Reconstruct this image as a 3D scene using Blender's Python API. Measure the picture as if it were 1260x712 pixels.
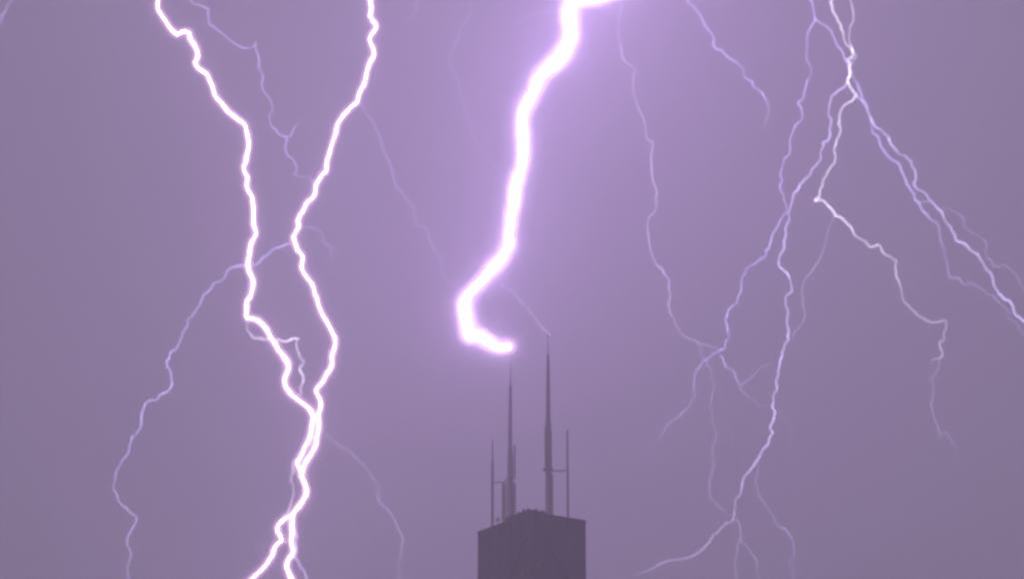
import bpy, bmesh, math, random
from mathutils import Vector, Matrix

scene = bpy.context.scene
for o in list(bpy.data.objects):
    bpy.data.objects.remove(o, do_unlink=True)
COL = scene.collection
R = math.radians

# ------------------------------------------------------------------ camera
CAM_Z = 18.0
PITCH = R(18.8)
FPX = 3303.0                      # focal length in photo pixels (photo 1260 x 712)
cam_d = bpy.data.cameras.new('camera')
cam = bpy.data.objects.new('camera', cam_d)
COL.objects.link(cam)
cam.location = (0, 0, CAM_Z)
cam.rotation_euler = (R(90) + PITCH, 0, 0)
cam_d.sensor_width = 36.0
cam_d.lens = 36.0 * FPX / 1260.0
cam_d.clip_start = 1.0
cam_d.clip_end = 20000.0
scene.camera = cam

# ------------------------------------------------------------------ world: storm overcast at night
SKY_STRENGTH = 0.10
OVERCAST = (4.4, 3.6, 5.2, 1)   # x SKY_STRENGTH
world = bpy.data.worlds.new('World')
scene.world = world
world.use_nodes = True
wn, wl = world.node_tree.nodes, world.node_tree.links
wn.clear()
wout = wn.new('ShaderNodeOutputWorld')
bg = wn.new('ShaderNodeBackground')
sky = wn.new('ShaderNodeTexSky')
sky.sky_type = 'NISHITA'
sky.sun_disc = False
sky.sun_elevation = R(2.0)
sky.sun_rotation = R(200)
mix = wn.new('ShaderNodeMix'); mix.data_type = 'RGBA'
mix.inputs[0].default_value = 0.95
# cloud base: broad soft patches of the overcast
tc = wn.new('ShaderNodeTexCoord')
nz = wn.new('ShaderNodeTexNoise')
nz.inputs['Scale'].default_value = 7.0
nz.inputs['Detail'].default_value = 5.0
nz.inputs['Roughness'].default_value = 0.55
cr = wn.new('ShaderNodeMapRange')
cr.inputs['From Min'].default_value = 0.3
cr.inputs['From Max'].default_value = 0.7
cr.inputs['To Min'].default_value = 0.93
cr.inputs['To Max'].default_value = 1.07
mul = wn.new('ShaderNodeVectorMath'); mul.operation = 'SCALE'
mul.inputs[0].default_value = OVERCAST[:3]
wl.new(tc.outputs['Generated'], nz.inputs['Vector'])
wl.new(nz.outputs['Fac'], cr.inputs['Value'])
wl.new(cr.outputs['Result'], mul.inputs['Scale'])
wl.new(sky.outputs['Color'], mix.inputs['A'])
wl.new(mul.outputs['Vector'], mix.inputs['B'])
wl.new(mix.outputs['Result'], bg.inputs['Color'])
bg.inputs['Strength'].default_value = SKY_STRENGTH
wl.new(bg.outputs['Background'], wout.inputs['Surface'])

# ------------------------------------------------------------------ exposure and renderer
scene.view_settings.view_transform = 'Standard'
scene.view_settings.look = 'None'
scene.view_settings.exposure = 0.4
scene.view_settings.gamma = 1.0
scene.view_settings.use_curve_mapping = False
scene.render.engine = 'CYCLES'
cy = scene.cycles
cy.use_denoising = True
try:
    cy.denoiser = 'OPENIMAGEDENOISE'
except Exception:
    pass
cy.filter_width = 2.8              # the photograph is soft
cy.max_bounces = 6
cy.volume_bounces = 1
cy.transparent_max_bounces = 48
cy.sample_clamp_indirect = 4.0
cy.use_light_tree = True

HAZE_DENSITY = 5.4e-4
HAZE_COLOR = (0.93, 0.92, 0.96)
# radiance of the lightning channels
STROKE_CENTRE = 200.0
STROKE_SIDE = 120.0

# ------------------------------------------------------------------ helpers
random.seed(11)
SP, CP = math.sin(PITCH), math.cos(PITCH)


def at(px, py, Y):
    """The point of the place seen at photo pixel (px, py), Y metres down range."""
    cx, cyy = (px - 630.0) / FPX, (356.0 - py) / FPX
    d = Vector((cx, CP - cyy * SP, SP + cyy * CP))
    return Vector((0, 0, CAM_Z)) + d * (Y / d.y)


def mpp(Y, py=356.0):
    """metres per photo pixel at a point Y metres down range"""
    cyy = (356.0 - py) / FPX
    return Y / (CP - cyy * SP) / FPX


def tag(o, label=None, cat=None, group=None, kind=None):
    if label: o['label'] = label
    if cat: o['category'] = cat
    if group: o['group'] = group
    if kind: o['kind'] = kind
    return o


def empty(name, loc):
    o = bpy.data.objects.new(name, None)
    COL.objects.link(o)
    o.location = loc
    o.empty_display_size = 2.0
    return o


def link_mesh(name, me, mat, parent=None):
    o = bpy.data.objects.new(name, me)
    COL.objects.link(o)
    if mat: me.materials.append(mat)
    if parent is not None:
        o.parent = parent
        # meshes are written in world coordinates: move them into the parent's frame
        w = Vector((0, 0, 0))
        p = parent
        while p is not None:
            w += p.location
            p = p.parent
        me.transform(Matrix.Translation(-w))
    return o


def bm_done(name, bm, mat, parent=None, smooth=False):
    bmesh.ops.recalc_face_normals(bm, faces=bm.faces)
    me = bpy.data.meshes.new(name)
    bm.to_mesh(me)
    bm.free()
    if smooth:
        for p in me.polygons: p.use_smooth = True
    return link_mesh(name, me, mat, parent)


def add_box(bm, origin, ax, ay, lo, hi):
    """box lo..hi along the horizontal axes ax, ay and z from origin"""
    vs = []
    for z in (lo[2], hi[2]):
        for (i, j) in ((0, 0), (1, 0), (1, 1), (0, 1)):
            u = (lo[0], hi[0])[i]; v = (lo[1], hi[1])[j]
            vs.append(bm.verts.new(origin + ax * u + ay * v + Vector((0, 0, z))))
    for f in ((0, 3, 2, 1), (4, 5, 6, 7), (0, 1, 5, 4), (1, 2, 6, 5), (2, 3, 7, 6), (3, 0, 4, 7)):
        bm.faces.new([vs[i] for i in f])


def add_bar(bm, a, b, ra, rb, n=10):
    d = (b - a).normalized()
    s = d.orthogonal().normalized(); t = d.cross(s)
    rings = []
    for p, r in ((a, ra), (b, rb)):
        rings.append([bm.verts.new(p + (s * math.cos(2 * math.pi * k / n) + t * math.sin(2 * math.pi * k / n)) * r) for k in range(n)])
    for k in range(n):
        bm.faces.new((rings[0][k], rings[0][(k + 1) % n], rings[1][(k + 1) % n], rings[1][k]))
    bm.faces.new(rings[0][::-1]); bm.faces.new(rings[1])


def add_lathe(bm, c, prof, n=16):
    rings = []
    for r, z in prof:
        rings.append([bm.verts.new(c + Vector((r * math.cos(2 * math.pi * k / n), r * math.sin(2 * math.pi * k / n), z))) for k in range(n)])
    for i in range(len(rings) - 1):
        for k in range(n):
            bm.faces.new((rings[i][k], rings[i][(k + 1) % n], rings[i + 1][(k + 1) % n], rings[i + 1][k]))
    bm.faces.new(rings[0][::-1]); bm.faces.new(rings[-1])


# ------------------------------------------------------------------ materials
def mat_new(name):
    m = bpy.data.materials.new(name)
    m.use_nodes = True
    m.node_tree.nodes.clear()
    return m, m.node_tree.nodes, m.node_tree.links


def mat_pbr(name, col, rough, metal=0.0, noise=0.0, scale=1.0):
    m, n, l = mat_new(name)
    o = n.new('ShaderNodeOutputMaterial'); b = n.new('ShaderNodeBsdfPrincipled')
    b.inputs['Base Color'].default_value = (*col, 1)
    b.inputs['Roughness'].default_value = rough
    b.inputs['Metallic'].default_value = metal
    if noise:
        t = n.new('ShaderNodeTexCoord'); z = n.new('ShaderNodeTexNoise')
        z.inputs['Scale'].default_value = scale; z.inputs['Detail'].default_value = 6
        r = n.new('ShaderNodeMapRange')
        r.inputs['To Min'].default_value = 1 - noise; r.inputs['To Max'].default_value = 1 + noise
        v = n.new('ShaderNodeVectorMath'); v.operation = 'SCALE'; v.inputs[0].default_value = col
        l.new(t.outputs['Object'], z.inputs['Vector']); l.new(z.outputs['Fac'], r.inputs['Value'])
        l.new(r.outputs['Result'], v.inputs['Scale']); l.new(v.outputs['Vector'], b.inputs['Base Color'])
    l.new(b.outputs['BSDF'], o.inputs['Surface'])
    return m


def mat_stroke(name, col, strength):
    """a saturated lightning channel: an opaque light source"""
    m, n, l = mat_new(name)
    o = n.new('ShaderNodeOutputMaterial'); e = n.new('ShaderNodeEmission')
    e.inputs['Color'].default_value = (*col, 1); e.inputs['Strength'].default_value = strength
    l.new(e.outputs['Emission'], o.inputs['Surface'])
    return m


def mat_leader(name, col, gain):
    """a faint channel: thin glowing gas, brightness stored along it"""
    m, n, l = mat_new(name)
    o = n.new('ShaderNodeOutputMaterial'); e = n.new('ShaderNodeEmission')
    t = n.new('ShaderNodeBsdfTransparent'); a = n.new('ShaderNodeAddShader')
    at_ = n.new('ShaderNodeAttribute'); at_.attribute_name = 'brightness'
    e.inputs['Color'].default_value = (*col, 1)
    g = n.new('ShaderNodeMath'); g.operation = 'MULTIPLY'; g.inputs[1].default_value = gain
    l.new(at_.outputs['Fac'], g.inputs[0]); l.new(g.outputs['Value'], e.inputs['Strength'])
    l.new(e.outputs['Emission'], a.inputs[0]); l.new(t.outputs['BSDF'], a.inputs[1])
    l.new(a.outputs['Shader'], o.inputs['Surface'])
    m.cycles.emission_sampling = 'NONE'
    return m


def mat_bloom(name, col, per_metre):
    """emissive volume imitating the camera bloom round a stroke"""
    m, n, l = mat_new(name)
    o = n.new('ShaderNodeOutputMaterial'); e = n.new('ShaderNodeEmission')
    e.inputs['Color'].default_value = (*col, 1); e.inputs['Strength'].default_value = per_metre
    l.new(e.outputs['Emission'], o.inputs['Volume'])  # bloom glow put into the volume's own emission
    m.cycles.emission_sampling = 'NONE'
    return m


M_WALL = mat_pbr('dark_anodised_aluminium', (0.034, 0.032, 0.036), 0.55, 0.0, 0.15, 0.06)
M_FRAME = mat_pbr('bronze_cladding', (0.038, 0.036, 0.040), 0.55, 0.0, 0.2, 0.2)
M_GLASS = mat_pbr('bronze_window_glass', (0.028, 0.026, 0.030), 0.35)
M_ROOF = mat_pbr('roof_gravel', (0.10, 0.10, 0.10), 0.95, 0.0, 0.2, 0.5)
M_PLANT = mat_pbr('plant_room_panel', (0.055, 0.052, 0.056), 0.7, 0.0, 0.2, 0.3)
M_STEEL = mat_pbr('painted_mast_steel', (0.34, 0.30, 0.33), 0.6, 0.0, 0.15, 0.4)
M_RADOME = mat_pbr('antenna_radome', (0.42, 0.38, 0.40), 0.6, 0.0, 0.1, 0.3)
M_GROUND = mat_pbr('city_ground', (0.07, 0.07, 0.065), 0.9, 0.0, 0.3, 0.02)
M_LIT = mat_stroke('lit_window', (1.0, 0.38, 0.34), 0.13)
M_LIT.cycles.emission_sampling = 'NONE'

# ------------------------------------------------------------------ the ground
bm = bmesh.new()
NG = 40
gv = [[bm.verts.new((-3400 + 6800 * i / NG, -300 + 5200 * j / NG, 0)) for j in range(NG + 1)] for i in range(NG + 1)]
for i in range(NG):
    for j in range(NG):
        bm.faces.new((gv[i][j], gv[i + 1][j], gv[i + 1][j + 1], gv[i][j + 1]))
tag(bm_done('ground', bm, M_GROUND), kind='structure')

# ------------------------------------------------------------------ haze: the rain-laden air
m, n, l = mat_new('rain_haze')
o = n.new('ShaderNodeOutputMaterial'); pv = n.new('ShaderNodeVolumePrincipled')
pv.inputs['Color'].default_value = (*HAZE_COLOR, 1)
pv.inputs['Density'].default_value = HAZE_DENSITY
pv.inputs['Anisotropy'].default_value = 0.0
l.new(pv.outputs['Volume'], o.inputs['Volume'])
bm = bmesh.new()
add_box(bm, Vector((0, 0, 0)), Vector((1, 0, 0)), Vector((0, 1, 0)), (-3450, -350, -1.0), (3450, 4950, 2300))
tag(bm_done('haze', bm, m), kind='stuff')

# ------------------------------------------------------------------ the tower
YT = 1300.0
corner = at(656.0, 629.0, YT)
ROOF_Z = corner.z
ANG = R(56)
AL = Vector((-math.cos(ANG), math.sin(ANG), 0))      # along the long face, to the left and away
AS = Vector((math.sin(ANG), math.cos(ANG), 0))       # along the short face, to the right and away
LONG, SHORT = 49.9, 31.9
base = Vector((corner.x, corner.y, 0))
ctr = base + AL * LONG / 2 + AS * SHORT / 2


def roof_pt(s, u, h=0.0):
    """s along the long axis, u along the short one from the roof's centre, h above the roof"""
    return Vector((ctr.x, ctr.y, ROOF_Z + h)) + AL * s + AS * u


tower = empty('skyscraper', Vector((ctr.x, ctr.y, 0)))
tag(tower, 'dark hazy flat-topped skyscraper at bottom centre carrying antenna masts on its roof', 'skyscraper')
bm = bmesh.new()
add_box(bm, base, AL, AS, (0, 0, 0), (LONG, SHORT, ROOF_Z - 1.2))
bm_done('wall', bm, M_WALL, tower)
bm = bmesh.new()
add_box(bm, base, AL, AS, (0.6, 0.6, ROOF_Z - 1.19), (LONG - 0.6, SHORT - 0.6, ROOF_Z - 0.9))
bm_done('roof', bm, M_ROOF, tower)
bm = bmesh.new()   # parapet ring standing 0.25 m proud of the wall
for lo, hi in (((-.25, -.25), (LONG + .25, .55)), ((-.25, SHORT - .55), (LONG + .25, SHORT + .25)),
               ((-.25, .552), (.55, SHORT - .552)), ((LONG - .55, .552), (LONG + .25, SHORT - .552))):
    add_box(bm, base, AL, AS, (lo[0], lo[1], ROOF_Z - 1.6), (hi[0], hi[1], ROOF_Z))
bm_done('parapet', bm, M_FRAME, tower)

# storeys: bands of windows recessed between columns, four faces
FACES = [(base, AL, -AS, LONG), (base, AS, -AL, SHORT),
         (base + AS * SHORT, AL, AS, LONG), (base + AL * LONG, AS, AL, SHORT)]
FLOOR = 3.45
for fi, (o0, along, outw, ln) in enumerate(FACES):
    for k in range(14):
        z1 = ROOF_Z - 8.4 - k * FLOOR
        bm = bmesh.new()
        add_box(bm, o0, along, outw, (1.4, -0.2, z1 - 2.0), (ln - 1.4, 0.06, z1))
        bm_done('window', bm, M_GLASS, tower)
    # corner columns, face columns and the diagonal bracing
    nc = 5 if ln > 40 else 3
    for q in range(nc + 1):
        x = 0.75 + (ln - 1.5) * q / nc
        bm = bmesh.new()
        add_box(bm, o0, along, outw, (x - 0.45, 0.0, 0), (x + 0.45, 0.30, ROOF_Z - 1.65))
        bm_done('column', bm, M_FRAME, tower)
    Hh = ln * 1.15
    z = ROOF_Z - 7.0
    while z - Hh > 0 and fi < 2:
        for (xa, xb) in ((0.9, ln - 0.9), (ln - 0.9, 0.9)):
            a = o0 + along * xa + outw * 0.42 + Vector((0, 0, z))
            b = o0 + along * xb + outw * (0.42 + (0.12 if xa < xb else 0)) + Vector((0, 0, z - Hh))
            bm = bmesh.new()
            add_bar(bm, a, b, 0.42, 0.42, 6)
            bm_done('brace', bm, M_FRAME, tower)
        z -= Hh
for (fi, x, k) in ((0, 8.6, 6), (1, 2.3, 5)):
    o0, along, outw, ln = FACES[fi]
    z1 = ROOF_Z - 8.4 - k * FLOOR
    bm = bmesh.new()
    add_box(bm, o0, along, outw, (x, 0.05, z1 - 1.9), (x + 1.3, 0.085, z1 - 0.1))
    bm_done('lit_window', bm, M_LIT, tower)
# rooftop plant room
pr = bmesh.new()
C0 = Vector((ctr.x, ctr.y, 0))
PZ = at(650, 625.5, 1312.5).z
add_box(pr, C0, AL, AS, (-12.9, -10.0, ROOF_Z - 0.9), (9.0, 2.4, PZ))
plant = bm_done('plant_room', pr, M_PLANT, tower)
bm = bmesh.new()
add_box(bm, C0, AL, AS, (-12.4, 2.41, ROOF_Z - 0.9), (6.0, 6.6, PZ - 1.7))
bm_done('plant_room', bm, M_PLANT, tower)
for (s, u, h, r) in ((-1.5, -8.8, .7, .40), (-5.5, -8.4, 1.3, .5), (-9.0, -8.0, 1.0, .45), (-10.5, -4.4, 1.0, .45), (-11.2, -.8, .6, .4)):
    bm = bmesh.new()
    add_lathe(bm, roof_pt(s, u, PZ - ROOF_Z - .05), [(r, 0), (r, h), (r * 1.7, h + .02), (r * 1.7, h + .45), (r * .4, h + .65)])
    bm_done('vent', bm, M_PLANT, plant)

# ------------------------------------------------------------------ antenna masts on the roof
def z_at(px, py, Y):
    return at(px, py, Y).z


def x_at(px, py, Y):
    return at(px, py, Y).x


def lattice(bm, c, z0, z1, half, bay, r):
    """a square lattice tower: four legs, horizontals and diagonals"""
    cs = [Vector((c.x + sx * half, c.y + sy * half, 0)) for sx, sy in ((-1, -1), (1, -1), (1, 1), (-1, 1))]
    for p in cs:
        add_bar(bm, p + Vector((0, 0, z0)), p + Vector((0, 0, z1)), r * 1.5, r * 1.5, 6)
    nb = max(1, int((z1 - z0) / bay))
    for k in range(nb):
        a, b = z0 + (z1 - z0) * k / nb, z0 + (z1 - z0) * (k + 1) / nb
        for i in range(4):
            p, q = cs[i], cs[(i + 1) % 4]
            add_bar(bm, p + Vector((0, 0, a)), q + Vector((0, 0, b)), r, r, 5)
            add_bar(bm, q + Vector((0, 0, a)), p + Vector((0, 0, b)), r, r, 5)
            add_bar(bm, p + Vector((0, 0, b)), q + Vector((0, 0, b)), r, r, 5)


def mast_axis(px, Y, py=560):
    return Vector((x_at(px, py, Y), Y, 0))


# left tall mast
YL, YR = ctr.y + AL.y * 16.5, ctr.y - AL.y * 16.5
cL = mast_axis(627.6, YL); cR = mast_axis(674.6, YR)
cl = mast_axis(606.0, YL + 2.0); cr_ = mast_axis(698.3, YR - 1.0)
zz = lambda py, Y: z_at(630, py, Y)
ROOF_S = ROOF_Z - 0.9

mL = empty('antenna_mast', Vector((cL.x, cL.y, ROOF_S)))
tag(mL, 'tall grey roof antenna mast directly under the tip of the thickest lightning bolt', 'antenna mast', 'antenna masts on the tower roof')
bm = bmesh.new()
add_lathe(bm, Vector((cL.x, cL.y, 0)), [(1.9, ROOF_S), (1.9, ROOF_S + .6), (1.5, ROOF_S + .7), (1.45, zz(560, YL)), (1.1, zz(556, YL)), (0.92, zz(476, YL)), (1.0, zz(475.8, YL)), (1.0, zz(474.6, YL))])
bm_done('mast_pole', bm, M_STEEL, mL)
bm = bmesh.new()
add_lathe(bm, Vector((cL.x, cL.y, 0)), [(0.52, zz(474.5, YL)), (0.36, zz(458, YL)), (0.20, zz(449, YL)), (0.10, zz(440, YL))])
bm_done('tip_rod', bm, M_STEEL, mL)
bm = bmesh.new()
lattice(bm, Vector((cL.x - 1.0, cL.y, 0)), ROOF_S, zz(594, YL), 2.9, 3.4, 0.20)
bm_done('lattice_frame', bm, M_STEEL, mL)
for (dx, dy, y0, y1, hw) in ((2.3, -1.5, 548, 590, .62), (-2.9, -2.6, 596, 640, .75), (2.4, -2.6, 596, 640, .7), (-.4, -2.9, 600, 640, .7)):
    bm = bmesh.new()
    add_box(bm, Vector((cL.x + dx, cL.y + dy, 0)), Vector((1, 0, 0)), Vector((0, 1, 0)), (-hw, -.35, zz(y1, YL)), (hw, .35, zz(y0, YL)))
    # two stand-off brackets back to the pole
    for f in (.2, .8):
        z = zz(y1, YL) * (1 - f) + zz(y0, YL) * f
        add_bar(bm, Vector((cL.x + dx, cL.y + dy, z)), Vector((cL.x, cL.y, z)), .12, .12, 6)
    bm_done('antenna_panel', bm, M_RADOME, mL)
bm = bmesh.new()
add_bar(bm, Vector((cL.x, cL.y, zz(585, YL))), Vector((x_at(620, 592, YL), cL.y + .6, zz(592, YL))), .42, .42, 8)
add_bar(bm, Vector((x_at(620, 592, YL), cL.y + .6, zz(592, YL))), Vector((cl.x + .3, cl.y, zz(592, YL))), .42, .42, 8)
bm_done('bracket_arm', bm, M_STEEL, mL)

# right tall mast
mR = empty('antenna_mast', Vector((cR.x, cR.y, ROOF_S)))
tag(mR, 'tallest grey roof antenna mast, right of centre, with a platform and beaded tip', 'antenna mast', 'antenna masts on the tower roof')
bm = bmesh.new()
add_lathe(bm, Vector((cR.x, cR.y, 0)), [(2.0, ROOF_S), (2.0, ROOF_S + .6), (1.6, ROOF_S + .7), (1.5, zz(580, YR)), (1.75, zz(570, YR)), (1.65, zz(522, YR)), (1.25, zz(516, YR)), (1.05, zz(480, YR)), (.85, zz(438, YR)), (.85, zz(436, YR))])
bm_done('mast_pole', bm, M_STEEL, mR)
bm = bmesh.new()
add_lathe(bm, Vector((cR.x, cR.y, 0)), [(0.28, zz(436.2, YR)), (0.24, zz(413, YR)), (.10, zz(409, YR))])
bm_done('tip_rod', bm, M_STEEL, mR)
for py, r in ((413.5, .75), (425, .45)):
    bm = bmesh.new()
    z = zz(py, YR)
    add_lathe(bm, Vector((cR.x, cR.y, z)), [(r * .5, -r), (r, -r * .6), (r, r * .5), (r * .6, r), (r * .2, r * 1.2)], 12)
    bm_done('beacon', bm, M_RADOME, mR)
bm = bmesh.new()
zp = zz(577, YR)
add_box(bm, Vector((cR.x, cR.y, 0)), Vector((1, 0, 0)), Vector((0, 1, 0)), (-2.7, -2.7, zp - .5), (2.3, 2.3, zp))
for sx, sy in ((-2.5, -2.5), (2.1, -2.5), (2.1, 2.1), (-2.5, 2.1)):
    add_bar(bm, Vector((cR.x + sx, cR.y + sy, zp)), Vector((cR.x + sx, cR.y + sy, zp + 1.2)), .08, .08, 5)
for i in range(4):
    q = ((-2.5, -2.5), (2.1, -2.5), (2.1, 2.1), (-2.5, 2.1)); a, b = q[i], q[(i + 1) % 4]
    add_bar(bm, Vector((cR.x + a[0], cR.y + a[1], zp + 1.2)), Vector((cR.x + b[0], cR.y + b[1], zp + 1.2)), .08, .08, 5)
bm_done('platform', bm, M_STEEL, mR)
for (dx, dy, y0, y1, hw) in ((-1.3, -1.7, 524, 566, .6), (1.3, -1.7, 530, 572, .6), (1.9, -1.5, 584, 640, .55), (-.3, -1.9, 583, 640, .5)):
    bm = bmesh.new()
    add_box(bm, Vector((cR.x + dx, cR.y + dy, 0)), Vector((1, 0, 0)), Vector((0, 1, 0)), (-hw, -.3, zz(y1, YR)), (hw, .3, zz(y0, YR)))
    for f in (.2, .8):
        z = zz(y1, YR) * (1 - f) + zz(y0, YR) * f
        add_bar(bm, Vector((cR.x + dx, cR.y + dy, z)), Vector((cR.x, cR.y, z)), .12, .12, 6)
    bm_done('antenna_panel', bm, M_RADOME, mR)
bm = bmesh.new()
add_bar(bm, Vector((cR.x + 2.25, cR.y, zz(579, YR))), Vector((cr_.x - .2, cr_.y, zz(579, YR))), .42, .42, 8)
bm_done('bracket_arm', bm, M_STEEL, mR)

# short whip masts
for (c, Y, top, knee, lab, r0, r1) in (
        (cl, YL + 2, 541, 568, 'short thin antenna mast nearest the left edge of the tower roof, with side arm', .70, .42),
        (cr_, YR - 1, 528, 572, 'short thin antenna mast nearest the right edge of the tower roof, with side arm', .62, .58)):
    w = empty('whip_mast', Vector((c.x, c.y, ROOF_S)))
    tag(w, lab, 'antenna mast', 'antenna masts on the tower roof')
    bm = bmesh.new()
    if r0 > r1:   # thicker below
        prof = [(r0 * 1.8, ROOF_S), (r0 * 1.8, ROOF_S + .4), (r0, ROOF_S + .5), (r0 * .95, zz(knee, Y))]
    else:
        prof = [(r0 * 1.5, ROOF_S), (r0 * 1.5, ROOF_S + .4), (.36, ROOF_S + .5), (.36, zz(knee + 6, Y)), (r0, zz(knee + 5, Y)), (r0, zz(knee, Y))]
    prof = [(r if r > .4 else .4, z) for r, z in prof]
    add_lathe(bm, Vector((c.x, c.y, 0)), prof)
    bm_done('mast_pole', bm, M_STEEL, w)
    bm = bmesh.new()
    add_lathe(bm, Vector((c.x, c.y, 0)), [(r1, zz(knee, Y) - .01), (r1 * .9, zz(top + 2, Y)), (r1 * .4, zz(top, Y))])
    bm_done('whip', bm, M_RADOME, w)
# small dish cabinet by the short left mast
dc = roof_pt(18.5, -7.0)
cab = empty('dish_antenna', Vector((x_at(612.5, 640, dc.y), dc.y, ROOF_S)))
tag(cab, 'small round dish on a short post at the foot of the shorter left mast', 'dish antenna')
p0 = Vector((cab.location.x, cab.location.y, 0))
bm = bmesh.new()
add_lathe(bm, p0, [(.35, ROOF_S), (.35, ROOF_S + .3), (.16, ROOF_S + .35), (.16, zz(639, dc.y))], 10)
bm_done('post', bm, M_STEEL, cab)
bm = bmesh.new()
zc = zz(639, dc.y)
prev = None
rings = []
for r, d in ((1.15, -.55), (.8, -.2), (.4, -.03), (.05, 0)):
    rings.append([bm.verts.new(p0 + Vector((r * math.cos(2 * math.pi * k / 18), d - .15, zc + r * math.sin(2 * math.pi * k / 18)))) for k in range(18)])
for r, d in ((.4, .09), (.8, -.08), (1.15, -.43)):
    rings.append([bm.verts.new(p0 + Vector((r * math.cos(2 * math.pi * k / 18), d - .15, zc + r * math.sin(2 * math.pi * k / 18)))) for k in range(18)])
for i in range(len(rings)):
    a, b = rings[i], rings[(i + 1) % len(rings)]
    for k in range(18):
        bm.faces.new((a[k], a[(k + 1) % 18], b[(k + 1) % 18], b[k]))
bm_done('dish', bm, M_RADOME, cab)

# ------------------------------------------------------------------ lightning
ZS = 1260.0 / 320.0
TILE = {'A': (100, 0), 'B': (400, 0), 'C': (700, 0), 'D': (940, 0)}
ROWY = (0, 180, 360, 532)


def trace(*legs):
    """legs: (tile column + row, [(u, v), ...]) read off enlarged views -> photo pixels"""
    out = []
    for key, pts in legs:
        ox = TILE[key[0]][0]; oy = ROWY[int(key[1]) - 1]
        for p in pts:
            q = (ox + p[0] / ZS, oy + p[1] / ZS) + tuple(p[2:])
            if out and math.hypot(q[0] - out[-1][0], q[1] - out[-1][1]) < 1.6:
                continue
            out.append(q)
    return out


def smooth(p, n=1):
    for _ in range(n):
        q = [p[0]]
        for a, b in zip(p, p[1:]):
            q.append(tuple(x * .75 + y * .25 for x, y in zip(a, b)))
            q.append(tuple(x * .25 + y * .75 for x, y in zip(a, b)))
        q.append(p[-1])
        p = q
    return p


def rough(p, amp, seed, rounds=2):
    """small crooks between the traced points, each as large as amp of its segment"""
    rng = random.Random(seed * 7 + 3)
    for _ in range(rounds):
        q = [p[0]]
        for a, b in zip(p, p[1:]):
            dx, dy = b[0] - a[0], b[1] - a[1]
            L = math.hypot(dx, dy)
            if L > 3.0:
                k = max(-1.6, min(1.6, rng.gauss(0, amp)))
                f = rng.uniform(.38, .62)
                q.append((a[0] + dx * f - dy * k, a[1] + dy * f + dx * k))
            q.append(b)
        p = q
    return p


def walk(a, b, step, amp, seed):
    """a crooked run of points from a to b (both left out)"""
    rng = random.Random(seed)
    n = max(2, int(math.hypot(b[0] - a[0], b[1] - a[1]) / step))
    out, off = [], 0.0
    for i in range(1, n):
        t = i / n
        off = off * .8 + rng.uniform(-amp, amp)
        k = off * min(1.0, 4 * (1 - t), 4 * t)
        out.append((a[0] + (b[0] - a[0]) * t + k, a[1] + (b[1] - a[1]) * t + rng.uniform(-.25, .25) * step))
    return out


def path3d(pix, Y0, Y1, rad, seed, wander=7.0):
    """pixel path (x, y) -> [(point, radius m, t)] with its own wander in depth"""
    rng = random.Random(seed)
    n = len(pix)
    L = [0.0]
    for a, b in zip(pix, pix[1:]):
        L.append(L[-1] + math.hypot(b[0] - a[0], b[1] - a[1]))
    w = [0.0]
    for i in range(1, n):
        w.append(w[-1] * .9 + rng.uniform(-1, 1) * wander * .5)
    pts = []
    for i, p in enumerate(pix):
        t = L[i] / L[-1]
        ease = min(1.0, 8 * t, 8 * (1 - t))
        Y = Y0 + (Y1 - Y0) * t + w[i] * ease
        r = rad(t) if callable(rad) else rad
        pts.append((*at(p[0], p[1], Y), r * mpp(Y, p[1]), t))
    return pts


def tube_bm(pts, n=8):
    """round-ended tube through [(x, y, z, r, t)]; returns bmesh and t per vertex"""
    bm = bmesh.new()
    lay = bm.verts.layers.float.new('brightness')
    P = [Vector(p[:3]) for p in pts]
    m_ = len(P)
    T = [(P[min(i + 1, m_ - 1)] - P[max(i - 1, 0)]).normalized() for i in range(m_)]
    s = T[0].orthogonal().normalized()
    rings = []

    def ring(c, s, t, r, br):
        out = []
        for k in range(n):
            a = 2 * math.pi * k / n
            v = bm.verts.new(c + (s * math.cos(a) + t * math.sin(a)) * r)
            v[lay] = br
            out.append(v)
        rings.append(out)
    for i in range(m_):
        s = (s - T[i] * s.dot(T[i])).normalized()
        t = T[i].cross(s)
        r, br = pts[i][3], pts[i][4]
        if i == 0:
            for f in (.25, .7):
                ring(P[0] - T[0] * r * math.sqrt(1 - f * f), s, t, r * f, br)
        ring(P[i], s, t, r, br)
        if i == m_ - 1:
            for f in (.7, .25):
                ring(P[i] + T[i] * r * math.sqrt(1 - f * f), s, t, r * f, br)
    for a, b in zip(rings, rings[1:]):
        for k in range(n):
            bm.faces.new((a[k], a[(k + 1) % n], b[(k + 1) % n], b[k]))
    bm.faces.new(rings[0][::-1]); bm.faces.new(rings[-1])
    return bm


def channel(name, pix, Y0, Y1, rad, mat, parent, seed, bright=1.0, sm=1, n=8, wander=7.0, crook=.12):
    """one lightning channel; bright: number or function of t (0..1)"""
    pts = path3d(smooth(rough(pix, crook, seed) if crook else pix, sm), Y0, Y1, rad, seed, wander)
    rng = random.Random(seed + 991)
    knots = [max(.55, min(1.8, rng.gauss(1.0, .3))) for _ in range(64)]
    span = math.dist(pix[0][:2], pix[-1][:2]) / 10.0

    def vary(t):
        x = (t * span) % 62
        i = int(x); f = x - i
        return knots[i] * (1 - f) + knots[i + 1] * f
    pts = [(*p[:4], vary(p[4]) * (bright(p[4]) if callable(bright) else bright)) for p in pts]
    bm = tube_bm(pts, n)
    return bm_done(name, bm, mat, parent, smooth=True)


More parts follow.
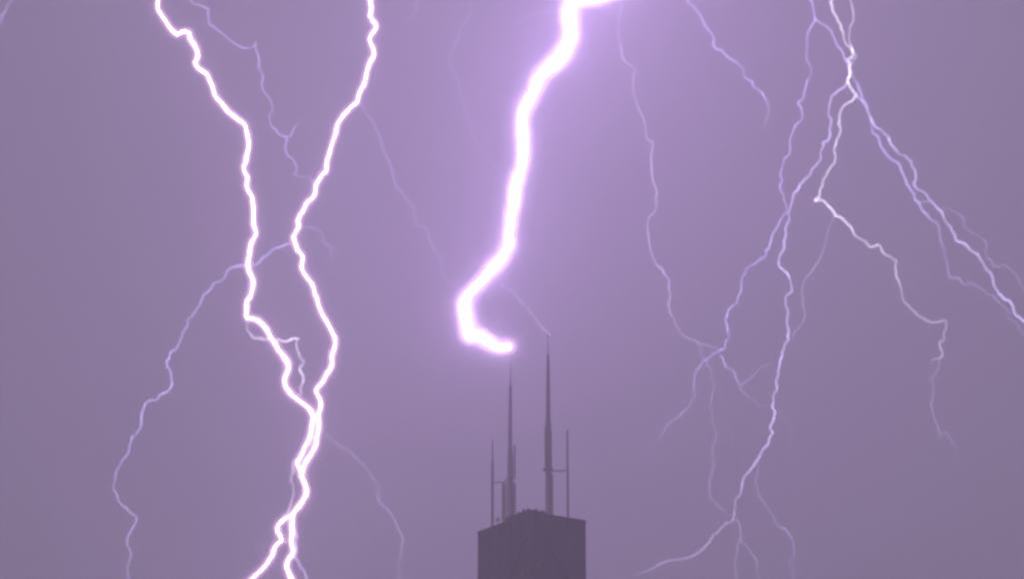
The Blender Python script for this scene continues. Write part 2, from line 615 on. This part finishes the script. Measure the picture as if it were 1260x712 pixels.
def bloom_sheath(tracks, scale, add, voxel, mat, parent):
    """closed sheath of imitated bloom round one or more channels: union of fat tubes, remeshed"""
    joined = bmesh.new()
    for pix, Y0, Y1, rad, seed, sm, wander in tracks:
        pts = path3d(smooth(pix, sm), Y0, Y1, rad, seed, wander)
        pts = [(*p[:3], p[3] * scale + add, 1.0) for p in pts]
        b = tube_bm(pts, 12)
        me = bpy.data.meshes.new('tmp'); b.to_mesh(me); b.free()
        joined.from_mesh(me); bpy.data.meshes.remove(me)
    me = bpy.data.meshes.new('bloom_sheath')
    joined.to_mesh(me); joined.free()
    o = bpy.data.objects.new('bloom_sheath', me)
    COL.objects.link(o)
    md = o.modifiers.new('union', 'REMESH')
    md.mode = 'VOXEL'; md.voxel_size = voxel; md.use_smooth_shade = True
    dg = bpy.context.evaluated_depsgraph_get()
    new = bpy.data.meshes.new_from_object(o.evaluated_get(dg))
    new.name = 'bloom_sheath'
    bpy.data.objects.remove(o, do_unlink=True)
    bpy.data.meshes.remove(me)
    return link_mesh('bloom_sheath', new, mat, parent)


M_CENTRE = mat_stroke('stroke_centre', (0.66, 0.41, 1.0), STROKE_CENTRE)
M_SIDE = mat_stroke('stroke_side', (0.70, 0.46, 1.0), STROKE_SIDE)
M_VIOLET = mat_leader('leader_violet', (0.52, 0.44, 1.0), 2.35)
M_MAUVE = mat_leader('leader_mauve', (0.64, 0.53, 1.0), 2.0)
M_PALE = mat_leader('leader_pale', (0.90, 0.78, 0.98), 1.65)


def fade(b, e0=0.0, e1=0.15, lo=0.0):
    """brightness b, fading over the first e0 and last e1 of the length"""
    def f(t):
        k = 1.0
        if e0 and t < e0: k = lo + (1 - lo) * t / e0
        if e1 and t > 1 - e1: k = min(k, lo + (1 - lo) * (1 - t) / e1)
        return b * k
    return f


def ramp(*kv):
    def f(t):
        for (t0, v0), (t1, v1) in zip(kv, kv[1:]):
            if t <= t1:
                return v0 + (v1 - v0) * (t - t0) / max(1e-6, t1 - t0)
        return kv[-1][1]
    return f


G = 'lightning bolts in the sky'
seedc = [100]


def S():
    seedc[0] += 1
    return seedc[0]


# --- the thick central bolt
centre_px = [(840, -330)] + walk((840, -330), (775, -62), 22, 9, 41) + [(775, -62), (768, -30), (756, -10), (728, -5), (706, 2)] + trace(
    ('B1', [(1180, 45), (1188, 120), (1192, 175), (1160, 250), (1120, 300), (1065, 345), (1020, 420), (985, 490), (960, 550), (955, 620), (960, 709)]),
    ('B2', [(958, 70), (935, 150), (918, 250), (897, 340), (888, 420), (893, 480), (860, 540), (810, 590), (770, 640), (700, 709)]),
    ('B3', [(672, 50), (680, 110), (690, 175), (694, 206), (704, 214), (742, 206), (782, 230), (812, 250), (850, 264), (888, 261)]))
rc = ramp((0, 5.0), (.30, 5.6), (.48, 6.0), (.53, 4.9), (.60, 3.7), (.75, 3.2), (.83, 3.4), (.87, 3.0), (.92, 4.3), (.97, 3.8), (1, 3.2))
centre_px = rough(centre_px, .045, 21, 1)


def uneven(f, seed, amount, cells):
    """radius f(t) with knots of swelling and thinning along it"""
    rng = random.Random(seed)
    kn = [1 + rng.uniform(-amount, amount) for _ in range(cells + 2)]

    def g(t):
        x = t * cells; i = min(cells, int(x)); u = x - i
        return f(t) * (kn[i] * (1 - u) + kn[i + 1] * u)
    return g


rc = uneven(rc, 31, .12, 44)
cB = empty('lightning_bolt', at(626, 427, YL))
tag(cB, 'thickest blinding white bolt, bending left and hooking over the tower antennas', 'lightning bolt', G)
sd = S()
ch = channel('main_channel', centre_px, 1460, YL, rc, M_CENTRE, cB, sd, sm=1, n=12, wander=4, crook=0)
trk = [(centre_px, 1460, YL, rc, sd, 1, 4)]
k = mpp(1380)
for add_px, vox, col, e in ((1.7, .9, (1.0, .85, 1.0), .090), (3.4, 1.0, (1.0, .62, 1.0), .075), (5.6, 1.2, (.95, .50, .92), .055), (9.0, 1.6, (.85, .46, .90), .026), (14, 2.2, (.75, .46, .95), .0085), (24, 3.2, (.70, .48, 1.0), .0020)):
    bloom_sheath(trk, 1.0, add_px * k, vox, mat_bloom('bloom_centre', col, e / k), cB)  # nested emissive layers added as camera bloom round the thick bolt
channel('branch', trace(('B2', [(800, 605), (850, 650), (900, 700)]), ('B3', [(930, 20), (975, 65), (1010, 110), (1050, 165), (1090, 205)])), 1375, YR, 1.3, M_MAUVE, cB, S(), ramp((0, .07), (.5, .06), (.9, .06), (1, .10)), wander=3)
channel('branch', trace(('B1', [(1150, 48), (1090, 52), (1020, 66), (930, 110), (840, 165)])), 1410, 1430, 2.2, M_MAUVE, cB, S(), fade(.03, 0, .8), wander=3)

# --- the two bright bolts on the left, meeting below
Y1 = 1700.0
b1 = trace(
    ('A1', [(372, 0), (369, 45), (395, 85), (425, 130), (462, 170), (490, 155), (520, 155), (530, 195), (562, 245), (565, 275), (550, 305), (570, 335), (612, 360), (630, 405), (645, 460), (680, 500), (710, 540), (760, 580), (795, 605), (805, 650), (812, 709)]),
    ('A2', [(800, 50), (785, 105), (808, 150), (800, 190), (830, 245), (835, 300), (833, 360), (850, 420), (822, 470), (815, 530), (808, 590), (832, 640), (825, 709)]),
    ('A3', [(800, 45), (797, 122), (850, 130), (875, 150), (910, 200), (945, 255), (975, 300), (1005, 345), (1000, 380), (985, 410), (990, 455), (1015, 490), (1060, 525), (1110, 565), (1128, 600), (1118, 640), (1105, 709)]),
    ('A4', [(1098, 45), (1070, 100), (1045, 145), (1062, 185)]))
b1 = [(150, -300)] + walk((150, -300), (200, -60), 18, 7, 42) + [(200, -60), (188, -35), (200, -14)] + b1
b2 = [(480, -300)] + walk((480, -300), (448, -60), 18, 7, 43) + [(448, -60), (460, -34), (452, -14)] + trace(
    ('B1', [(218, 0), (225, 40), (215, 75), (250, 125), (215, 180), (232, 230), (235, 275), (205, 340), (195, 385), (170, 440), (158, 495), (115, 530), (70, 585), (55, 640), (30, 709)]),
    ('A2', [(1190, 75), (1190, 120), (1150, 165), (1135, 190), (1130, 240), (1090, 275), (1055, 340), (1055, 385), (1025, 440), (1040, 480), (1075, 530), (1065, 590), (1105, 650), (1130, 709)]),
    ('A3', [(1150, 65), (1190, 140), (1228, 215), (1230, 260), (1212, 310), (1215, 350), (1185, 400), (1135, 465), (1160, 520), (1148, 590), (1152, 640), (1138, 709)]),
    ('A4', [(1135, 60), (1110, 110), (1075, 170), (1065, 205), (1090, 265), (1090, 300), (1060, 350), (1020, 400), (1020, 450), (1015, 520), (1028, 570), (1005, 610), (995, 655), (1020, 709)]))
b2 += [(364, 726), (357, 745)] + walk((357, 745), (330, 1470), 18, 8, 44) + [(330, 1474)]
fork = trace(('A4', [(1020, 402), (985, 415), (955, 445), (950, 475), (975, 520), (935, 555), (925, 595), (890, 645), (825, 709)])) + [(296, 724), (290, 745)] + walk((290, 745), (190, 1240), 18, 8, 45) + [(190, 1240)]
b1, b2, fork = rough(b1, .06, 5, 1), rough(b2, .06, 6, 1), rough(fork, .06, 7, 1)
r1 = ramp((0, 0.95), (.74, 1.0), (.79, 1.35), (.93, 1.3), (1, .8))
r2 = ramp((0, 0.9), (.44, .85), (.50, 1.3), (.56, 1.5), (.6, 1.1), (1, .9))
rf = ramp((0, .7), (.1, .8), (.3, .95), (1, .4))
SLIM = .60
r1, r2, rf = [(lambda t, f=f: SLIM * f(t)) for f in (r1, r2, rf)]
r1, r2, rf = uneven(r1, 32, .30, 90), uneven(r2, 33, .30, 140), uneven(rf, 34, .30, 70)
k1 = mpp(1700)


def side_blooms(trk, parent, f=1.0):
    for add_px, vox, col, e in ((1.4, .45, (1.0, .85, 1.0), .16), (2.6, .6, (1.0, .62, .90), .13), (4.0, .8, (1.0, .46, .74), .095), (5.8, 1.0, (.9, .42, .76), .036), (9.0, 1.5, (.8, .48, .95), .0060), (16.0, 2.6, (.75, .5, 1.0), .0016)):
        bloom_sheath(trk, 1.0, add_px * k1, vox, mat_bloom('bloom_side', col, e / k1 * f), parent)  # pink bloom fringe of the side bolts, imitated by emissive sheaths


cB1 = empty('lightning_bolt', at(370, 579, Y1))
tag(cB1, 'leftmost bright white bolt, zigzagging from top left into the bright bolt beside it', 'lightning bolt', G)
s1 = S()
channel('main_channel', b1, Y1 + 40, Y1 + 3, r1, M_SIDE, cB1, s1, sm=1, wander=4, crook=0)
side_blooms([(b1, Y1 + 40, Y1 + 3, r1, s1, 1, 4)], cB1)
channel('branch', trace(('A3', [(805, 135), (805, 185), (835, 220), (880, 228), (940, 232), (1000, 235), (1025, 220), (1055, 225), (1055, 290), (1080, 330), (1055, 370), (1075, 400), (1070, 440), (1058, 495)])), Y1 + 10, Y1 + 8, 1.7, M_PALE, cB1, S(), .16, sm=2, wander=3)

cB2 = empty('lightning_bolt', at(358, 712, Y1))
tag(cB2, 'bright white bolt second from left, reaching the bottom edge and forking at its foot', 'lightning bolt', G)
s2, s3 = S(), S()
channel('main_channel', b2, Y1 + 30, Y1, r2, M_SIDE, cB2, s2, sm=1, wander=4, crook=0)
channel('branch', fork, Y1 + 2, Y1 - 25, rf, M_SIDE, cB2, s3, sm=1, wander=2, crook=0)
side_blooms([(b2, Y1 + 30, Y1, r2, s2, 1, 4), (fork, Y1 + 2, Y1 - 25, rf, s3, 1, 2)], cB2)
channel('branch', trace(('A4', [(1040, 135), (1022, 150), (1028, 190), (1010, 235), (1030, 290), (1018, 340), (1000, 390), (985, 415)])), Y1, Y1, 1.5, M_PALE, cB2, S(), .13, wander=3)
channel('branch', trace(('A4', [(1025, 470), (1047, 505), (1045, 560), (1030, 600), (1062, 655), (1092, 709)])) + [(383, 722)], Y1, Y1, 1.9, M_MAUVE, cB2, S(), .14, wander=3)
arc = channel('branch', trace(
    ('A2', [(1020, 472), (960, 490), (900, 530), (840, 575), (800, 580), (760, 582), (710, 600), (680, 650), (608, 709)]),
    ('A3', [(580, 40), (560, 80), (510, 130), (490, 190), (475, 240), (430, 290), (415, 330), (435, 390), (445, 440), (430, 465), (400, 485), (370, 515), (320, 530), (300, 560), (292, 630), (245, 695)]),
    ('A4', [(240, 45), (220, 110), (190, 155), (165, 210), (155, 275), (185, 335), (240, 390), (248, 460), (225, 520), (235, 570), (220, 650), (232, 709)])) + [(155, 722)] + walk((155, 722), (120, 1000), 18, 7, 46) + [(120, 1000)],
    Y1 + 10, Y1 + 120, 1.7, M_VIOLET, cB2, S(), ramp((0, .12), (.35, .125), (.5, .11), (.64, .07), (1, .0)))
arc['label'] = 'faint violet arc sweeping left and down'
channel('branch', trace(('A2', [(1070, 395), (1120, 385), (1165, 410), (1180, 455), (1215, 490), (1250, 512)])), Y1 + 10, Y1 + 30, 1.6, M_VIOLET, cB2, S(), fade(.06, .1, .1, .5))
channel('branch', trace(('A2', [(1205, 488), (1212, 520), (1216, 560)])), Y1 + 22, Y1 + 30, 1.5, M_VIOLET, cB2, S(), fade(.05, 0, .4))
channel('branch', trace(('B1', [(160, 500), (185, 520), (230, 580), (265, 660)]), ('B2', [(275, 0), (310, 80), (330, 160), (380, 230), (425, 280), (430, 340), (440, 380), (500, 415), (525, 490), (560, 560), (610, 660), (640, 709)])), Y1 + 20, Y1 + 100, 1.5, M_VIOLET, cB2, S(), ramp((0, .03), (.4, .052), (.7, .055), (1, .04)))
channel('branch', trace(('A3', [(1160, 640), (1185, 680)]), ('B4', [(10, 0), (80, 75), (150, 115), (200, 175), (235, 215), (265, 255), (255, 300), (290, 360), (340, 430), (370, 490), (375, 530), (355, 620), (360, 709)])) + [(490, 722)], Y1, Y1 + 60, 1.5, M_MAUVE, cB2, S(), ramp((0, .05), (.3, .055), (.6, .06), (.8, .04), (1, .02)))

# --- the fainter bolts farther off
Y2 = 2150.0
ul = empty('lightning_bolt', at(383, 222, Y2))
tag(ul, 'faint violet crooked bolt hanging between the two bright white bolts at upper left', 'lightning bolt', G)
channel('main_channel', [(226, -30), (231, -12)] + trace(
    ('A1', [(525, 0), (550, 22), (590, 30), (620, 50), (615, 95), (640, 125), (690, 165), (740, 210), (770, 228), (800, 232), (838, 225), (850, 260), (860, 285), (855, 320), (885, 375), (870, 405), (880, 440), (910, 475), (922, 510), (908, 560), (922, 615), (950, 640), (990, 665), (990, 709)]),
    ('A2', [(995, 40), (1030, 70), (1045, 100), (1030, 135), (1070, 152), (1105, 150), (1122, 172)])), Y2 + 30, Y2, 1.6, M_VIOLET, ul, S(), ramp((0, .10), (.4, .12), (.6, .09), (.75, .12), (.85, .10), (1, .11)))
channel('branch', trace(('A1', [(835, 228), (846, 215), (850, 203)])), Y2 + 20, Y2 + 20, 1.7, M_VIOLET, ul, S(), .11)
channel('branch', trace(('A1', [(990, 665), (1025, 635), (1050, 603)])), Y2 + 8, Y2 + 6, 1.6, M_VIOLET, ul, S(), .10)

co = channel('lightning_bolt', [(22, -16), (14, 0), (9, 12), (1, 26), (-8, 40)], Y2 + 100, Y2 + 110, 1.9, M_VIOLET, None, S(), .12)
tag(co, 'short faint streak cutting across the extreme top left corner', 'lightning bolt', G)

fa = channel('lightning_bolt', [(512, -20)] + trace(('B1', [(450, 0), (445, 60), (400, 100), (340, 155)])), Y2 + 160, Y2 + 150, 1.7, M_VIOLET, None, S(), fade(.055, 0, .6))
tag(fa, 'short barely visible thread at the top edge, right of the second bright bolt', 'lightning bolt', G)
fb = channel('lightning_bolt', [(578, -20)] + trace(('B1', [(700, 0), (695, 80), (650, 170), (605, 240), (600, 310), (640, 380), (655, 460), (685, 540), (705, 600), (725, 680)]), ('B2', [(790, 60), (850, 110)])) + [(634, 222)], Y2 + 120, Y2 + 90, 1.6, M_VIOLET, None, S(), ramp((0, .055), (.5, .055), (.8, .05), (1, .02)))
tag(fb, 'barely visible long thread curving down just left of the thickest bolt', 'lightning bolt', G)

# between the thick bolt and the right-hand group
ca = empty('lightning_bolt', at(868, 441, Y2))
tag(ca, 'pale mauve bolt descending just right of the thickest bolt, ending in a small fork', 'lightning bolt', G)
channel('main_channel', [(760, -30), (762, -12)] + trace(
    ('C1', [(250, 0), (245, 80), (235, 160), (255, 265), (290, 310), (328, 350), (310, 425), (330, 520), (365, 600), (370, 650), (410, 709)]),
    ('C2', [(400, 80), (405, 160), (430, 230), (430, 290), (385, 345), (378, 400), (395, 490), (420, 570), (455, 605), (490, 650), (490, 709)]),
    ('C3', [(478, 50), (485, 95), (515, 150), (540, 200), (580, 220), (620, 232), (635, 290), (660, 320), (690, 370), (705, 470), (690, 520), (680, 570), (695, 630), (715, 680)]),
    ('C4', [(710, 0), (695, 90), (700, 170), (680, 260), (680, 310), (720, 350), (790, 400)])), Y2 + 20, Y2 + 40, 1.6, M_MAUVE, ca, S(),
    ramp((0, .12), (.3, .12), (.55, .15), (.62, .12), (.68, .05), (.85, .05), (1, .05)))
channel('branch', trace(('C3', [(618, 231), (660, 248), (710, 268), (745, 276)])), Y2 + 28, Y2 + 30, 1.5, M_MAUVE, ca, S(), .06)

cb = channel('lightning_bolt', [(828, -40), (838, -16)] + trace(('C1', [(570, 0), (600, 30), (640, 75), (670, 140), (705, 190), (695, 215), (715, 240), (740, 245), (790, 290), (845, 330), (865, 385), (900, 430), (940, 460), (960, 500), (970, 540), (950, 600), (900, 650)])), Y2 + 30, Y2, 1.8, M_VIOLET, None, S(), ramp((0, .16), (.45, .18), (.6, .14), (.82, .13), (.9, .08), (1, .0)))
tag(cb, 'short violet bolt slanting down right, alone between thickest bolt and right-hand group', 'lightning bolt', G)

# the right-hand group: three bolts knotted together near the top
Y3 = 2000.0
cc = empty('lightning_bolt', at(812, 535, Y3))
tag(cc, 'violet bolt on the left side of the right-hand group, curling down to faint tail', 'lightning bolt', G)
channel('main_channel', [(990, -40), (994, -16)] + trace(
    ('C1', [(1175, 0), (1190, 60), (1195, 100), (1165, 150), (1155, 210), (1155, 300), (1155, 390), (1140, 440), (1110, 495), (1130, 550), (1095, 610), (1080, 650), (1075, 709)]),
    ('C2', [(1040, 60), (1032, 110), (1035, 170), (1022, 205), (1040, 260), (1055, 310), (1020, 370), (985, 430), (970, 480), (945, 540), (910, 560), (860, 590), (840, 630), (830, 709)]),
    ('C3', [(820, 45), (770, 90), (755, 130), (770, 180), (765, 230), (755, 270), (700, 295), (660, 325), (625, 370), (605, 440), (615, 490), (590, 540), (545, 590), (480, 625), (440, 700)]),
    ('C4', [(400, 80), (370, 140), (345, 190)])), Y3 + 20, Y3 + 80, 1.7, M_VIOLET, cc, S(),
    ramp((0, .22), (.09, .20), (.14, .15), (.3, .15), (.5, .14), (.72, .13), (.8, .09), (.9, .05), (1, .0)))
channel('branch', trace(('D1', [(250, 95), (300, 125), (335, 175), (355, 225), (385, 260), (405, 310), (430, 360), (455, 410), (475, 460), (500, 525)])), Y3 + 15, Y3 - 5, 1.8, M_VIOLET, cc, S(), .16)
channel('branch', trace(('C3', [(735, 305), (748, 330), (790, 375), (815, 420), (830, 460), (860, 500), (900, 525), (960, 545)])), Y3 + 60, Y3 + 40, 1.5, M_VIOLET, cc, S(), ramp((0, .16), (.12, .16), (.2, .07), (.3, .1), (.5, .07), (.7, .05), (1, .03)))
channel('branch', trace(('C3', [(832, 450), (870, 420), (920, 370), (990, 335)])), Y3 + 50, Y3 + 30, 1.4, M_MAUVE, cc, S(), fade(.05, 0, .3, .3))

de = empty('lightning_bolt', at(1160, 545, Y3))
tag(de, 'palest bolt of right-hand group, kinked at a bright bead, stepping down to a hooked end', 'lightning bolt', G)
channel('main_channel', [(1018, -40), (1026, -16)] + trace(
    ('D1', [(330, 0), (330, 50), (355, 100), (380, 150), (390, 200), (425, 235), (430, 265), (400, 290), (412, 330), (415, 370), (405, 400), (430, 440), (450, 465), (425, 490), (385, 515), (365, 560), (360, 600), (370, 640), (350, 680), (345, 709)]),
    ('D2', [(350, 55), (320, 110), (285, 165), (270, 230), (252, 260)])), Y3, Y3 - 20, 1.75, M_PALE, de, S(),
    ramp((0, .28), (.1, .30), (.3, .36), (.5, .38), (.62, .24), (.8, .24), (.95, .22), (1, .40)), sm=1)
channel('main_channel', trace(
    ('D2', [(246, 262), (262, 258), (290, 265), (320, 295), (345, 335), (385, 355), (430, 410), (470, 450), (515, 490), (550, 475), (575, 510), (615, 530), (645, 560), (635, 595), (655, 650), (665, 709)]),
    ('D3', [(700, 60), (750, 110), (800, 140), (850, 140), (875, 130), (885, 170), (875, 220), (855, 260), (865, 308), (812, 330)])), Y3 - 20, Y3 + 10, 1.7, M_PALE, de, S(),
    ramp((0, .44), (.05, .40), (.14, .42), (.22, .22), (.4, .17), (.52, .21), (.6, .12), (.8, .11), (.92, .11), (1, .07)), sm=1)
channel('branch', trace(('D3', [(865, 305), (848, 345), (845, 380), (800, 425), (820, 430), (815, 500), (805, 545), (830, 610), (845, 660)]), ('D4', [(855, 10), (845, 60)])), Y3 + 10, Y3 + 30, 1.5, M_MAUVE, de, S(), fade(.055, 0, .2))
channel('branch', trace(('D3', [(845, 660), (862, 690)]), ('D4', [(880, 0), (910, 40), (930, 80), (945, 200)])), Y3 + 28, Y3 + 40, 1.5, M_VIOLET, de, S(), fade(.04, .2, .7))
channel('branch', [(1046, -30)] + trace(('D1', [(415, 0), (435, 60), (430, 110), (418, 150), (415, 210), (430, 240), (447, 270), (430, 300), (415, 325)])), Y3 + 8, Y3 + 2, 1.6, M_PALE, de, S(), ramp((0, .26), (.2, .24), (.3, .15), (1, .16)))
channel('branch', trace(('D2', [(335, 340), (305, 420), (295, 490), (240, 590), (180, 700)]), ('D3', [(178, 0), (185, 60), (200, 110), (170, 170), (140, 225)])), Y3 - 10, Y3 + 20, 1.5, M_MAUVE, de, S(), ramp((0, .05), (.5, .075), (.8, .06), (1, .07)))

dg_ = empty('lightning_bolt', at(780, 703, Y3))
tag(dg_, 'long mauve bolt of the right-hand group, sweeping left near the bottom towards the tower', 'lightning bolt', G)
channel('main_channel', trace(
    ('D1', [(405, 400), (360, 440), (325, 485), (310, 550), (325, 610), (320, 660), (285, 690), (290, 709)]),
    ('D2', [(275, 70), (230, 130), (170, 190), (140, 235), (130, 290), (125, 360), (108, 430), (100, 490), (72, 560), (85, 590), (115, 615), (130, 650), (128, 709)]),
    ('D3', [(108, 45), (118, 110), (122, 180), (122, 230), (85, 290), (75, 360), (60, 420), (42, 500), (55, 580), (45, 620), (30, 660)]),
    ('C4', [(990, 0), (950, 70), (905, 140), (845, 215), (840, 265), (808, 320), (800, 380), (795, 410), (760, 435), (720, 485), (670, 540), (605, 595), (540, 615), (450, 630), (380, 670), (320, 675)])), Y3 - 4, Y3 - 40, 1.7, M_MAUVE, dg_, S(),
    ramp((0, .22), (.1, .2), (.3, .2), (.42, .17), (.5, .24), (.55, .17), (.64, .25), (.7, .2), (.8, .14), (.88, .1), (.94, .10), (1, .03)))
lower = channel('branch', trace(('C4', [(797, 410), (835, 480), (830, 520), (815, 590), (805, 660), (815, 709)])) + [(908, 722)], Y3 - 30, Y3 - 30, 1.5, M_MAUVE, dg_, S(), fade(.06, 0, .6, .4))
channel('branch', trace(('C4', [(832, 525), (890, 590), (915, 640), (925, 709)])) + [(937, 722)], Y3 - 30, Y3 - 25, 1.4, M_MAUVE, lower, S(), fade(.05, 0, .6, .3))
channel('branch', trace(('C4', [(920, 130), (915, 270), (935, 320), (990, 395), (1050, 460), (1085, 520), (1095, 600), (1085, 709)])) + [(974, 722)], Y3 - 22, Y3 - 10, 1.5, M_VIOLET, dg_, S(), ramp((0, .03), (.3, .05), (.6, .06), (1, .035)))
channel('branch', trace(('C3', [(1000, 575), (1050, 620), (1080, 660)]), ('C4', [(1075, 40), (1090, 150)])), Y3 - 20, Y3 - 10, 1.5, M_VIOLET, dg_, S(), fade(.025, 0, .5))

dh = empty('lightning_bolt', at(1255, 392, Y3))
tag(dh, 'lilac bolt slanting down to the right edge from the knot of bolts at upper right', 'lightning bolt', G)
channel('main_channel', trace(
    ('D1', [(450, 462), (478, 490), (500, 540), (525, 590), (560, 625), (605, 660), (615, 700)]),
    ('D2', [(650, 35), (715, 70), (730, 110), (725, 180), (745, 210), (800, 260), (850, 310), (885, 370), (920, 420), (980, 475), (1040, 525), (1080, 600), (1110, 650), (1135, 709)]),
    ('D3', [(1170, 35), (1210, 85), (1240, 120), (1290, 150), (1340, 200)])), Y3 - 5, Y3 - 60, 1.8, M_MAUVE, dh, S(), ramp((0, .22), (.2, .2), (.3, .17), (.45, .2), (.6, .22), (1, .2)), sm=1)
channel('branch', trace(
    ('D1', [(515, 575), (522, 635), (560, 690)]),
    ('D2', [(565, 0), (600, 45), (650, 80), (670, 130), (690, 185), (730, 240), (760, 295), (790, 330), (835, 365), (850, 410), (865, 480), (885, 560), (905, 640), (960, 665), (1020, 660), (1060, 690)]),
    ('D3', [(1075, 0), (1130, 40), (1185, 95), (1230, 150), (1290, 230)])), Y3 - 12, Y3 - 40, 1.9, M_VIOLET, dh, S(), ramp((0, .12), (.1, .17), (.35, .16), (.45, .08), (.7, .05), (1, .04)))
channel('branch', trace(('D2', [(850, 308), (880, 302), (920, 315), (970, 345), (970, 390), (1030, 425), (1080, 470), (1080, 530), (1110, 580), (1160, 570), (1200, 600), (1230, 650), (1260, 690), (1310, 760)])), Y3 - 35, Y3 - 50, 1.6, M_VIOLET, dh, S(), ramp((0, .05), (.3, .06), (.7, .05), (1, .04)))
channel('branch', trace(('D2', [(735, 262), (760, 272), (800, 262)])), Y3 - 25, Y3 - 25, 1.4, M_VIOLET, dh, S(), .07)
